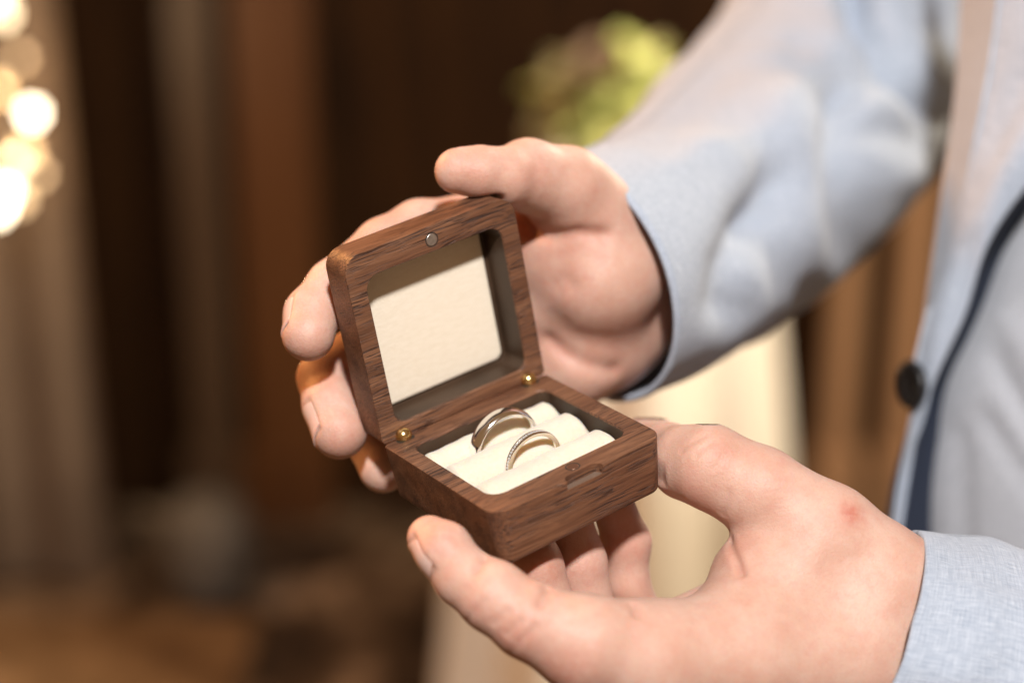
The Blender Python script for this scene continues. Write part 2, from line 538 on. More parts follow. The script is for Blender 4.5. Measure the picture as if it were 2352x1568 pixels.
# brilliant-cut stones in the channel
def gem_mesh():
    bm = bmesh.new()
    n = 8
    t0 = [bm.verts.new((0.27 * math.cos(2 * math.pi * i / n), 0.27 * math.sin(2 * math.pi * i / n), 0.24)) for i in range(n)]
    g = [bm.verts.new((0.47 * math.cos(2 * math.pi * (i + .5) / n), 0.47 * math.sin(2 * math.pi * (i + .5) / n), 0.0)) for i in range(n)]
    p = bm.verts.new((0, 0, -0.5))
    bm.faces.new(t0)
    for i in range(n):
        j = (i + 1) % n
        bm.faces.new((t0[i], g[i], t0[j])); bm.faces.new((t0[j], g[i], g[j])); bm.faces.new((g[i], p, g[j]))
    bmesh.ops.recalc_face_normals(bm, faces=bm.faces[:])
    for q in bm.verts: q.co *= mm
    me = bpy.data.meshes.new('diamond'); bm.to_mesh(me); bm.free(); me.materials.append(M['diamond']); return me
gem = gem_mesh()
for i in range(30):
    a = R_(4 + 172 * i / 29)
    o = bpy.data.objects.new('diamond', gem); col.objects.link(o); o.parent = small
    nrm = Vector((math.cos(a), 0, math.sin(a)))
    rot = nrm.to_track_quat('Z', 'Y').to_matrix() @ Matrix.Rotation(random.uniform(0, 1), 3, 'Z') @ Matrix.Rotation(random.uniform(-.25, .25), 3, 'X')
    o.matrix_local = Matrix.Translation(nrm * (9.5 - 0.12) * mm) @ rot.to_4x4()

# ------------------------------------------------------------------ hands: one smooth surface each, from joints
def smin(a, b, k):
    h = np.clip(0.5 + 0.5 * (b - a) / k, 0, 1)
    return b + (a - b) * h - k * h * (1 - h)
def smax(a, b, k): return -smin(-a, -b, k)
def cone_d(P, a, b, ra, rb):
    ba = b - a
    h = np.clip(((P - a) @ ba) / max(ba @ ba, 1e-9), 0, 1)
    q = P - a - h[:, None] * ba
    return np.sqrt((q * q).sum(1)) - (ra + (rb - ra) * h)
def chain_d(P, pts, k=2.0):
    d = None
    for (a, ra), (b, rb) in zip(pts[:-1], pts[1:]):
        e = cone_d(P, a, b, ra, rb)
        d = e if d is None else smin(d, e, k)
    return d
def C(*pts):
    """chain of joints given as (u, v, distance, radius mm)"""
    return [(D(u, v, z), r) for u, v, z, r in pts]
def rbox_d(q, lo, hi, r):
    c = (np.array(lo) + np.array(hi)) / 2; h = (np.array(hi) - np.array(lo)) / 2 - r
    p = np.abs(q - c) - h
    return np.sqrt((np.maximum(p, 0) ** 2).sum(1)) + np.minimum(p.max(1), 0) - r
LIDM = np.stack([np.array([1., 0, 0]), LU, LN], 1)
def box_d(P):
    q = cam2box(P)
    d1 = rbox_d(q, (0.4, -59.6, -HB), (59.6, 0, 0), 2.5)
    d2 = rbox_d(q @ LIDM, (0.2, 0, 0), (59.8, 60, TL), 2.5)
    return np.minimum(d1, d2)

def make_sdf(body, fingers, kb=9.0, kj=5.0, cuts=()):
    def sdf(P):
        P = np.asarray(P, float)
        d = None
        for ch in body:
            e = chain_d(P, ch, 3.0)
            d = e if d is None else smin(d, e, kb)
        F = None
        for ch in fingers:
            e = chain_d(P, ch, 2.2)
            F = e if F is None else smin(F, e, 0.5)
        d = smin(d, F, kj)
        for (c, r, k) in cuts:
            d = smax(d, -(np.sqrt(((P - c) ** 2).sum(1)) - r), k)
        return smax(d, -(box_d(P) - 0.02), 1.2)
    return sdf

def grad(sdf, P, e=0.12):
    g = np.zeros_like(P)
    for s in ((1, -1, -1), (-1, -1, 1), (-1, 1, -1), (1, 1, 1)):
        s = np.array(s, float)
        g += s * sdf(P + s * e)[:, None]
    n = np.linalg.norm(g, axis=1, keepdims=True)
    return g / np.maximum(n, 1e-9)

def surface(sdf, lo, hi, h):
    """surface nets over a box, fine samples only near the surface"""
    lo = np.array(lo, float); n = np.ceil((np.array(hi) - lo) / h / 4).astype(int) * 4 + 1
    cn = (n - 1) // 4 + 1
    g = [np.arange(c) * 4 * h for c in cn]
    CP = np.stack(np.meshgrid(*g, indexing='ij'), -1).reshape(-1, 3) + lo
    cd = sdf(CP).reshape(cn)
    A = np.repeat(np.repeat(np.repeat(cd, 4, 0), 4, 1), 4, 2)[:n[0], :n[1], :n[2]].astype(np.float32)
    near = np.abs(cd) < 4 * h * 2.6
    nb = near.copy()
    for ax in range(3):
        nb = nb | np.roll(nb, 1, ax)
    m = np.repeat(np.repeat(np.repeat(nb, 4, 0), 4, 1), 4, 2)[:n[0], :n[1], :n[2]]
    idx = np.argwhere(m)
    A[m] = sdf(idx * h + lo)
    ins = A < 0
    cells = [slice(0, -1), slice(1, None)]
    cnt = sum(ins[cells[a], cells[b], cells[c]].astype(np.int8) for a in (0, 1) for b in (0, 1) for c in (0, 1))
    mixed = (cnt > 0) & (cnt < 8)
    ids = -np.ones(mixed.shape, np.int64)
    ci = np.argwhere(mixed)
    ids[mixed] = np.arange(len(ci))
    acc = np.zeros((len(ci), 3)); num = np.zeros(len(ci))
    corners = [(a, b, c) for a in (0, 1) for b in (0, 1) for c in (0, 1)]
    for p in corners:
        for ax in range(3):
            if p[ax] == 1: continue
            q = list(p); q[ax] = 1
            da = A[ci[:, 0] + p[0], ci[:, 1] + p[1], ci[:, 2] + p[2]]
            db = A[ci[:, 0] + q[0], ci[:, 1] + q[1], ci[:, 2] + q[2]]
            x = (da < 0) != (db < 0)
            t = np.where(x, da / np.where(da == db, 1, da - db), 0)
            pos = np.array(p, float)[None] + t[:, None] * (np.array(q) - np.array(p))[None]
            acc[x] += pos[x]; num[x] += 1
    V = (ci + acc / num[:, None]) * h + lo
    F = []
    for ax in range(3):
        b, c = [(1, 2), (2, 0), (0, 1)][ax]
        s0 = [slice(None)] * 3; s1 = [slice(None)] * 3
        s0[ax] = slice(0, -1); s1[ax] = slice(1, None)
        ch = ins[tuple(s0)] != ins[tuple(s1)]
        e = np.argwhere(ch)
        ok = (e[:, b] > 0) & (e[:, c] > 0) & (e[:, b] < mixed.shape[b]) & (e[:, c] < mixed.shape[c])
        e = e[ok]
        def cell(db, dc):
            q = e.copy(); q[:, b] -= db; q[:, c] -= dc
            return ids[q[:, 0], q[:, 1], q[:, 2]]
        quad = np.stack([cell(1, 1), cell(0, 1), cell(0, 0), cell(1, 0)], 1)
        flip = ~ins[e[:, 0], e[:, 1], e[:, 2]]
        quad[flip] = quad[flip][:, ::-1]
        F.append(quad)
    F = np.concatenate(F)
    F = F[(F >= 0).all(1)]
    for _ in range(3):
        V -= grad(sdf, V) * sdf(V)[:, None] * 0.9
    return V, F

def march(sdf, u, v, z0=440.0):
    d = D(u, v, 1.0); d = d / np.linalg.norm(d)
    t = z0
    for _ in range(90):
        s = float(sdf((d * t)[None])[0])
        if s < 0.02: return d * t
        t += max(s * 0.8, 0.02)
        if t > 800: return None
    return d * t

def seg_dist(P, pts):
    best = np.full(len(P), 1e9)
    for a, b in zip(pts[:-1], pts[1:]):
        ba = b - a
        h = np.clip(((P - a) @ ba) / max(ba @ ba, 1e-9), 0, 1)
        q = P - a - h[:, None] * ba
        best = np.minimum(best, np.sqrt((q * q).sum(1)))
    return best

def build_hand(label, sdf, lo, hi, h, creases, blush, nails, parent):
    V, F = surface(sdf, lo, hi, h)
    N = grad(sdf, V)
    disp = np.zeros(len(V)); red = np.zeros(len(V))
    for pts, width, depth, redness in creases:
        q = [march(sdf, u, v) for u, v in pts]
        q = [x for x in q if x is not None]
        if len(q) < 2: continue
        keep = [q[0]]
        for x in q[1:]:
            if abs(x[2] - keep[-1][2]) < 14: keep.append(x)
        if len(keep) < 2: continue
        dd = seg_dist(V, keep)
        g = np.exp(-(dd / width) ** 2)
        disp -= depth * (g - 0.18 * np.exp(-((dd - 2.0 * width) / (1.3 * width)) ** 2))
        red = np.maximum(red, redness * np.exp(-(dd / (1.6 * width)) ** 2))
    for u, v, rad, amt in blush:
        q = march(sdf, u, v)
        if q is None: continue
        dd = np.sqrt(((V - q) ** 2).sum(1))
        red = np.maximum(red, amt * np.exp(-(dd / rad) ** 2))
    plates = []
    for axis_a, axis_b, dorsal, r, ln, half in nails:
        t = (axis_b - axis_a) / np.linalg.norm(axis_b - axis_a)
        d = dorsal - (dorsal @ t) * t; d /= np.linalg.norm(d)
        b = np.cross(t, d)
        mid = axis_b + t * (r * 0.15)
        # seat of the nail: pressed in a little, so the flesh stands round it
        rel = V - mid
        s = rel @ t; x = rel @ d; y = rel @ b
        ang = np.degrees(np.arctan2(y, x))
        m = np.clip((ln / 2 + 0.7 - np.abs(s + ln * 0.15)) / 1.0, 0, 1) * np.clip((half + 5 - np.abs(ang)) / 9.0, 0, 1) * (np.hypot(x, y) < r * 1.7)
        disp -= 0.55 * m
        ridge = np.exp(-((np.abs(ang) - half - 9) / 9.0) ** 2) * np.clip((ln / 2 + 1.5 - np.abs(s + ln * .15)) / 2, 0, 1) * (x > -r * .2) * (np.hypot(x, y) < r * 1.7)
        disp += 0.30 * ridge
        plates.append((mid, t, d, b, r, ln, half))
    V2 = V + N * disp[:, None]
    piv = V.mean(0)
    e = empty_w = None
    W = cam2w(V2); O = cam2w(piv)
    o = mesh_obj('hand', W - O, F, M['skin'], None, attrs={'red': red})
    o.location = O
    o.parent = parent
    o.matrix_parent_inverse = Matrix.Translation(-parent.location)
    tag(o, label)
    for mid, t, d, b, r, ln, half in plates:
        nu, nv = 15, 17
        pts = []
        for i in range(nu):
            q = -1 + 2 * i / (nu - 1)
            s = q * ln / 2 - ln * 0.15
            for j in range(nv):
                w_ = -1 + 2 * j / (nv - 1)
                # round the front and the root of the plate
                ss = s - (ln * 0.16 * w_ ** 2 if q > 0 else -ln * 0.14 * w_ ** 2) * abs(q)
                a = R_(half * w_)
                pts.append(mid + t * ss + (d * math.cos(a) + b * math.sin(a)) * r)
        pts = np.array(pts)
        for _ in range(6):
            g = grad(sdf, pts); pts = pts - g * sdf(pts)[:, None] * 0.8
        g = grad(sdf, pts)
        lift = np.array([0.02 + 0.25 * (i / (nu - 1)) ** 2 for i in range(nu) for j in range(nv)])
        top = pts + g * lift[:, None]; bot = pts - g * 0.45
        f = []
        for i in range(nu - 1):
            for j in range(nv - 1):
                a = i * nv + j
                f.append((a, a + 1, a + nv + 1, a + nv))
        nn = nu * nv
        ff = f + [tuple(x + nn for x in reversed(q)) for q in f]
        rim = [j for j in range(nv)] + [i * nv + nv - 1 for i in range(1, nu)] + [(nu - 1) * nv + j for j in range(nv - 2, -1, -1)] + [i * nv for i in range(nu - 2, 0, -1)]
        for a, c in zip(rim, rim[1:] + rim[:1]):
            ff.append((c, a, a + nn, c + nn))
        k = mesh_obj('fingernail', cam2w(np.concatenate([top, bot])) - O, ff, M['nail'], o)
        auto_smooth(k, 60)
    return o

PERSON_AT = cam2w((330, 0, 760)); PERSON_AT = np.array([PERSON_AT[0], PERSON_AT[1], 0.0])
person = empty('person', PERSON_AT)
tag(person, 'person in a pale grey suit holding an open ring box in both hands', 'person')

# --- left hand: thumb along the near side of the box, index on its far side, three fingers curled under it
thumb = C((987, 1235, 520, 6.3), (1018, 1262, 517, 7.8), (1066, 1325, 514, 8.1), (1132, 1368, 511, 9.6), (1215, 1425, 509, 10.2), (1340, 1478, 511, 13.6), (1490, 1512, 519, 15.6))
index = C((1905, 1220, 547, 13.0), (1742, 1128, 549, 13.1), (1626, 1070, 551, 12.2), (1578, 1062, 556, 10.8), (1535, 1040, 572, 9.0), (1500, 1015, 590, 8.0), (1488, 1000, 600, 7.2))
middle = C((1840, 1340, 568, 12.5), (1370, 1545, 560, 10.5), (1268, 1450, 552, 9.6), (1222, 1300, 549, 8.9), (1200, 1215, 552, 7.6))
ring_f = C((1830, 1400, 586, 12.0), (1450, 1560, 576, 9.5), (1358, 1465, 569, 9.0), (1326, 1290, 563, 8.6), (1305, 1200, 563, 7.4))
pinky = C((1830, 1455, 602, 11.0), (1545, 1535, 590, 7.8), (1472, 1432, 583, 7.8), (1440, 1335, 578, 6.7), (1438, 1245, 576, 7.5), (1412, 1172, 574, 6.7))
body = [
    C((1905, 1220, 547, 13.0), (2100, 1350, 550, 12.4), (2250, 1450, 568, 12), (2420, 1520, 574, 13)),
    C((1800, 1270, 548, 13.5), (1765, 1340, 545, 16.5), (1720, 1440, 536, 16)),
    C((1490, 1512, 519, 15.6), (1700, 1505, 531, 18), (1950, 1500, 546, 21), (2110, 1495, 553, 21), (2220, 1510, 564, 20), (2420, 1540, 576, 20)),
    C((1880, 1330, 556, 14), (2110, 1430, 560, 18)),
    C((1850, 1295, 547, 15), (1990, 1370, 549, 18.5), (2100, 1430, 555, 19)),
    C((1840, 1330, 566, 12.5), (2150, 1440, 562, 16)),
    C((1830, 1380, 584, 12), (2150, 1460, 572, 16)),
    C((1830, 1420, 600, 11), (2150, 1490, 580, 15)),
]
sdf_left = make_sdf(body, [index, thumb, middle, ring_f, pinky], 9.0, 5.0)
creases = [
    ([(1113, 1282), (1095, 1310)], 1.3, 0.9, 0.35),
    ([(1258, 1352), (1240, 1385)], 1.5, 0.8, 0.3),
    ([(1455, 1390), (1462, 1410)], 1.5, 0.9, 0.3),
    ([(1072, 1425), (1092, 1400), (1115, 1378)], 0.9, 0.3, 0.2), ([(1112, 1460), (1135, 1430), (1165, 1400)], 1.0, 0.32, 0.2),
    ([(1142, 1484), (1165, 1455), (1195, 1425)], 1.0, 0.36, 0.25), ([(1168, 1502), (1195, 1470), (1228, 1440)], 1.1, 0.34, 0.25),
    ([(1676, 1240), (1690, 1280), (1704, 1318)], 1.2, 0.9, 0.4),
    ([(1565, 1035), (1600, 1012), (1622, 1000)], 0.8, 0.35, 0.15), ([(1600, 1045), (1640, 1010)], 0.8, 0.25, 0.1),
    ([(1640, 1075), (1668, 1040)], 0.8, 0.22, 0.1), ([(1660, 1180), (1675, 1130)], 1.0, 0.25, 0.15),
]
blush = [(1958, 1178, 4.2, 0.95), (1600, 1150, 9, 0.35), (1640, 1190, 8, 0.4), (1020, 1225, 8, 0.42), (1655, 1035, 5, 0.35), (1690, 1260, 7, 0.4),
         (1180, 1470, 9, 0.55), (1300, 1545, 10, 0.5), (1090, 1400, 7, 0.4), (1780, 1100, 9, 0.2), (1250, 1300, 9, .4), (1340, 1300, 9, .4), (1440, 1250, 9, .4)]
nails = [(D(1062, 1318, 514), D(1008, 1250, 518), np.array([-0.80, 0.58, -0.02]), 6.9, 12.0, 58)]
left_hand = build_hand('left hand with its thumb along the near side of the box', sdf_left,
                       D(900, 1100, 440) * np.array([1, 1, 1]) - 8, np.array([185, 125, 622.]), 0.75, creases, blush, nails, person)

# --- right hand: thumb over the top of the lid, fingers round the back of it, palm to the viewer
thumb = C((1051, 393, 569, 7.0), (1100, 397, 571, 7.7), (1158, 407, 576, 9.0), (1212, 404, 585, 11.3), (1300, 430, 594, 12.8), (1364, 490, 603, 12.6))
index = C((1240, 520, 620, 12), (1060, 524, 604, 10.3), (965, 533, 597, 10.2), (885, 572, 588, 9.8), (770, 662, 574, 8.8), (718, 722, 566, 8.4), (708, 769, 560, 7.9))
middle = C((1220, 640, 628, 12), (1030, 700, 612, 10.5), (870, 780, 596, 9.6), (742, 866, 584, 7.8), (757, 930, 576, 8.1), (780, 991, 571, 8.4))
ring_f = C((1220, 760, 634, 12), (1060, 850, 622, 10), (920, 940, 606, 9.2), (858, 1010, 594, 8.4), (880, 1075, 588, 7.6))
pinky = C((1240, 860, 636, 11), (1100, 970, 624, 9), (1010, 1060, 612, 8), (980, 1110, 606, 7))
body = [
    C((1364, 490, 603, 12.6), (1422, 606, 614, 16.5), (1468, 640, 638, 18), (1560, 610, 690, 17)),
    C((1300, 440, 600, 12), (1330, 570, 609, 14.0), (1368, 640, 610, 16.5)),
    C((1282, 600, 606, 11), (1360, 632, 608, 17.5), (1384, 775, 630, 16), (1425, 745, 634, 16)),
    C((1232, 600, 612, 9.5), (1246, 705, 617, 11), (1325, 775, 633, 12)),
    C((1240, 530, 620, 11), (1440, 640, 634, 16)),
    C((1220, 640, 628, 12), (1440, 700, 636, 16)),
    C((1220, 760, 640, 13), (1390, 790, 642, 14)),
    C((1240, 850, 624, 13), (1318, 834, 621, 14), (1388, 780, 628, 13.5), (1470, 690, 648, 16)),
]
sdf_right = make_sdf(body, [index, thumb, middle, ring_f, pinky], 9.0, 5.0)
creases = [
    ([(1192, 492), (1220, 474), (1246, 440)], 1.8, 0.9, 0.35),
    ([(1219, 522), (1262, 498), (1312, 468)], 2.0, 1.5, 0.4),
    ([(1222, 534), (1262, 540), (1330, 534), (1385, 538)], 2.2, 1.1, 0.4),
    ([(1208, 512), (1214, 530)], 3.0, 2.6, 0.9),
    ([(1262, 782), (1300, 812), (1350, 838), (1410, 850)], 2.6, 1.2, 0.35),
    ([(1280, 650), (1296, 640), (1312, 655)], 3.2, 0.6, 0.4),
]
blush = [(1215, 520, 5, 0.95), (1240, 400, 8, .35), (1290, 560, 12, 0.35), (1300, 660, 12, 0.42), (1370, 545, 9, .4), (1400, 780, 14, .35), (1080, 400, 8, .25), (720, 800, 7, .3), (790, 1010, 8, .35), (740, 860, 8, .4), (1350, 470, 9, .2)]
nails = [
    (D(742, 650, 574), D(703, 748, 562), np.array([-0.99, 0.0, 0.05]), 8.2, 11.5, 56),
    (D(758, 900, 579), D(772, 968, 572), np.array([-0.95, 0.20, 0.12]), 8.3, 11.5, 56),
    (D(1165, 408, 577), D(1085, 396, 570), np.array([0.05, -0.50, 0.87]), 7.2, 11.5, 56),
]
right_hand = build_hand('right hand with its thumb resting on the lid', sdf_right,
                        np.array([-90, -85, 535.]), np.array([75, 70, 705.]), 0.8, creases, blush, nails, person)
# ------------------------------------------------------------------ clothes
def unit(v):
    v = np.asarray(v, float); return v / np.linalg.norm(v)
def catmull(P, n):
    P = np.asarray(P, float)
    Q = np.vstack([2 * P[0] - P[1], P, 2 * P[-1] - P[-2]])
    out = []
    segs = len(P) - 1
    for i in range(n):
        t = i / (n - 1) * segs
        k = min(int(t), segs - 1); f = t - k
        a, b, c, d = Q[k], Q[k + 1], Q[k + 2], Q[k + 3]
        out.append(0.5 * ((2 * b) + (-a + c) * f + (2 * a - 5 * b + 4 * c - d) * f * f + (-a + 3 * b - 3 * c + d) * f ** 3))
    return np.array(out)
def grid_normals(V, n, m, closed):
    G = V.reshape(n, m, 3)
    du = np.gradient(G, axis=0)
    dv = (np.roll(G, -1, 1) - np.roll(G, 1, 1)) if closed else np.gradient(G, axis=1)
    N = np.cross(du, dv); N /= np.maximum(np.linalg.norm(N, axis=2, keepdims=True), 1e-9)
    return N.reshape(-1, 3)
def pix(V): return np.stack([V[:, 0] / V[:, 2] * FD + CX, V[:, 1] / V[:, 2] * FD + CY], 1)
def folds(V, N, lines):
    """press folds into the near face of a cloth; lines: (points, half width px, depth mm), negative depth = ridge"""
    p = pix(V)
    view = V / np.linalg.norm(V, axis=1, keepdims=True)
    face = np.clip(-(N * view).sum(1) * 2.0 + 0.1, 0, 1)
    disp = np.zeros(len(V))
    for pts, wd, dep in lines:
        q = [np.array([x, y, 0.0]) for x, y in pts]
        d = seg_dist(np.c_[p, np.zeros(len(p))], q)
        disp -= dep * np.exp(-(d / wd) ** 2)
    return V + N * (disp * face)[:, None]
def crumple(V, N, amp, wave, seed, fade=None):
    """irregular creases: sharp-crested waves in random directions, bent by slower ones"""
    rr = np.random.default_rng(seed)
    W_ = V + wave * 0.35 * np.stack([np.sin(V @ rr.normal(0, 1, 3) / wave * 1.3 + rr.uniform(0, 6)) for _ in range(3)], 1)
    d = np.zeros(len(V))
    for k in range(7):
        q = rr.normal(0, 1, 3); q /= np.linalg.norm(q)
        sc_ = wave * rr.uniform(0.6, 1.6)
        d += (1 - 1.6 * np.abs(np.sin(W_ @ q * math.pi / sc_ + rr.uniform(0, 6)))) * rr.uniform(.4, 1)
    d = amp * d / 2.2
    return V + N * (d if fade is None else d * fade)[:, None]
def attach(o, parent_obj, origin):
    o.location = origin
    o.parent = parent_obj
    o.matrix_parent_inverse = Matrix.Translation(-Vector(WORLD_LOC[parent_obj.name]))
WORLD_LOC = {person.name: tuple(person.location)}

def loft(rings, n=90, m=96, wob=0.0, seed=0, inner=55.0, thick=2.2):
    """tube through rings (centre cam mm, axis, radius); closed cross-sections, turned in at the cuff"""
    cen = catmull([r[0] for r in rings], n); ax = catmull([unit(r[1]) for r in rings], n); rad = catmull([[r[2], r[3] if len(r) > 3 else 1.0] for r in rings], n)
    rr = np.random.default_rng(seed)
    ph = rr.uniform(0, 6.28, 12)
    V = []
    for i in range(n):
        t = unit(ax[i]); up = np.array([0, -1., 0]); up = unit(up - (up @ t) * t); sd = np.cross(t, up)
        s = i / (n - 1)
        for j in range(m):
            a = 2 * math.pi * j / m
            w_ = wob * min(1, s * 8) * (math.sin(3 * a + 9 * s + ph[0]) * .5 + math.sin(5 * a - 14 * s + ph[1]) * .35 + math.sin(2 * a + 23 * s + ph[2]) * .4 + math.sin(7 * a + 31 * s + ph[3]) * .2)
            r = rad[i][0] + w_
            V.append(cen[i] + up * math.cos(a) * r + sd * math.sin(a) * r * rad[i][1])
    return np.array(V), cen, n, m

def tube_obj(name, V, n, m, mat, thick=2.2, depth=14, uvs=1.0):
    """outer grid -> closed cloth tube with a turned-in hem"""
    N = grid_normals(V, n, m, True)
    G = V.reshape(n, m, 3)
    if (N.reshape(n, m, 3)[n // 2] * (G[n // 2] - G[n // 2].mean(0))).sum() < 0: N = -N
    NG = N.reshape(n, m, 3)
    rows = [G[i] for i in range(n - 1, -1, -1)]
    t0 = unit(G[1].mean(0) - G[0].mean(0))
    rows.append(G[0] - t0 * 0.6 - NG[0] * thick * 0.3)
    rows.append(G[0] - t0 * 0.6 - NG[0] * thick * 0.8)
    for i in range(0, depth): rows.append(G[i] - NG[i] * thick)
    A = np.array(rows); k = len(A)
    L = np.zeros((k, m, 2))
    dl = np.linalg.norm(np.diff(A, axis=0), axis=2).mean(1)
    L[1:, :, 0] = np.cumsum(dl)[:, None]
    circ = np.linalg.norm(G[0] - np.roll(G[0], 1, 0), axis=1).sum()
    L[:, :, 1] = np.linspace(0, circ, m)[None]
    F = [(i * m + j, i * m + (j + 1) % m, (i + 1) * m + (j + 1) % m, (i + 1) * m + j) for i in range(k - 1) for j in range(m)]
    P = A.reshape(-1, 3); W = cam2w(P); O = W.mean(0)
    o = mesh_obj(name, W - O, F, mat, None, uvs=L.reshape(-1, 2) * 0.001)
    bm = bmesh.new(); bm.from_mesh(o.data); bmesh.ops.recalc_face_normals(bm, faces=bm.faces[:]); bm.to_mesh(o.data); bm.free()
    o['_o'] = tuple(O)
    return o, O

def ribbon(name, left, right, mat, n=70, m=40, bulge=8.0, thick=2.4, lines=(), wob=0.6, seed=1):
    """curved thick sheet between two edges given as (u, v, distance)"""
    Lc = catmull([D(*p) for p in left], n); Rc = catmull([D(*p) for p in right], n)
    rr = np.random.default_rng(seed); ph = rr.uniform(0, 6.28, 6)
    s = np.linspace(0, 1, m)
    V = Lc[:, None] * (1 - s)[None, :, None] + Rc[:, None] * s[None, :, None]
    t = np.linspace(0, 1, n)[:, None]
    b = bulge * (4 * s * (1 - s)) ** 0.6
    V[:, :, 2] -= b[None] + wob * (np.sin(11 * t + 4 * s[None] + ph[0]) + np.sin(23 * t - 7 * s[None] + ph[1]) * .6)
    V = V.reshape(-1, 3)
    N = grid_normals(V, n, m, False)
    if N[:, 2].mean() > 0: N = -N
    V = folds(V, N, lines)
    V = crumple(V, N, wob, 60, seed + 20)
    B = V - N * thick
    du = np.cumsum(np.r_[0, np.linalg.norm(np.diff(Lc, axis=0), axis=1)])
    wv = np.linalg.norm(Rc - Lc, axis=1)
    UV = np.stack([np.repeat(du, m), (wv[:, None] * s[None]).ravel()], 1) * 0.001
    f = [(i * m + j, i * m + j + 1, (i + 1) * m + j + 1, (i + 1) * m + j) for i in range(n - 1) for j in range(m - 1)]
    nn = n * m
    F = f + [tuple(x + nn for x in reversed(q)) for q in f]
    rim = list(range(m)) + [i * m + m - 1 for i in range(1, n)] + [(n - 1) * m + j for j in range(m - 2, -1, -1)] + [i * m for i in range(n - 2, 0, -1)]
    F += [(c, a, a + nn, c + nn) for a, c in zip(rim, rim[1:] + rim[:1])]
    P = np.concatenate([V, B]); W = cam2w(P); O = W.mean(0)
    o = mesh_obj(name, W - O, F, mat, None, uvs=np.concatenate([UV, UV]))
    bm = bmesh.new(); bm.from_mesh(o.data); bmesh.ops.recalc_face_normals(bm, faces=bm.faces[:]); bm.to_mesh(o.data); bm.free()
    auto_smooth(o, 50)
    return o, O

def put(o, O, parent_obj):
    """keep the mesh where it is in the world while parenting it"""
    o.parent = parent_obj
    base_loc = Vector(WLOC[parent_obj.name])
    o.location = Vector(O) - base_loc
    WLOC[o.name] = tuple(O)
WLOC = {person.name: tuple(person.location)}

# jacket front (the side nearest the open edge), the thing the sleeves belong to
jl = [(2300, -420, 684), (2288, 0, 686), (2240, 300, 688), (2195, 520, 690), (2130, 760, 693), (2084, 980, 698), (2048, 1180, 702), (2010, 1500, 708), (1985, 2000, 716)]
jr = [(2900, -420, 640), (2640, 0, 650), (2430, 330, 664), (2300, 545, 676), (2236, 715, 684), (2168, 862, 691), (2128, 985, 697), (2088, 1180, 703), (2060, 1500, 709), (2030, 2000, 717)]
sh_ = lambda L, q=18: [(u - (q if 400 < v < 1300 else 0), v, z) for u, v, z in L]
jr = sh_(jr)
jacket, O = ribbon('jacket', jl, jr, M['suit'], bulge=5, wob=0.8, lines=[([(2290, 330), (2352, 180)], 40, 2.0), ([(2240, 520), (2330, 330)], 30, -1.5)])
put(jacket, O, person)
tag(jacket, 'pale grey suit jacket hanging open')
ll = [(2225, -420, 724), (2206, 0, 722), (2192, 200, 718), (2165, 420, 714), (2140, 600, 708), (2118, 760, 702), (2092, 900, 700)]
lr = [(2302, -420, 682), (2290, 0, 684), (2242, 300, 686), (2200, 505, 689), (2165, 640, 692), (2128, 770, 694), (2100, 900, 697)]
o, O = ribbon('jacket_edge', ll, lr, M['lapel'], m=16, bulge=2, wob=0.3)
put(o, O, jacket)
# dark lining seen in the opening
nl_ = [(2860, -420, 668), (2560, 0, 674), (2400, 330, 684), (2285, 545, 694), (2225, 715, 700), (2160, 862, 704), (2118, 985, 707), (2070, 1180, 711), (2040, 1500, 716), (2010, 2000, 722)]
nr_ = [(3020, -420, 676), (2760, 0, 684), (2500, 330, 696), (2345, 545, 706), (2275, 715, 712), (2200, 862, 716), (2175, 985, 718), (2168, 1180, 720), (2160, 1500, 724), (2140, 2000, 730)]
nl_ = sh_(nl_); nr_ = sh_(nr_)
o, O = ribbon('jacket_lining', nl_, nr_, M['navy'], m=14, bulge=-2, wob=0.2)
put(o, O, jacket)
# waistcoat behind the opening
vl = [(2960, -420, 690), (2660, 0, 696), (2440, 330, 704), (2315, 545, 712), (2248, 715, 717), (2182, 862, 721), (2150, 985, 724), (2140, 1180, 726), (2132, 1500, 730), (2110, 2000, 736)]
vr = [(3500, -420, 690), (3400, 0, 690), (3300, 330, 690), (3200, 545, 690), (3150, 715, 690), (3100, 862, 690), (3050, 985, 690), (3000, 1180, 692), (3000, 1500, 695), (3000, 2000, 700)]
vl = [(u + (10 if v < 1100 else 0), v, z) for u, v, z in sh_(vl)]
waistcoat, O = ribbon('waistcoat', vl, vr, M['vest'], m=70, bulge=46, wob=0.8,
                      lines=[([(2290, 830), (2360, 960), (2450, 1080)], 22, 2.2), ([(2260, 960), (2340, 1080), (2420, 1150)], 24, 1.8), ([(2310, 740), (2420, 880)], 26, -1.5), ([(2205, 1000), (2215, 1300)], 25, 1.5)])
put(waistcoat, O, person)
tag(waistcoat, 'grey waistcoat under the open jacket')
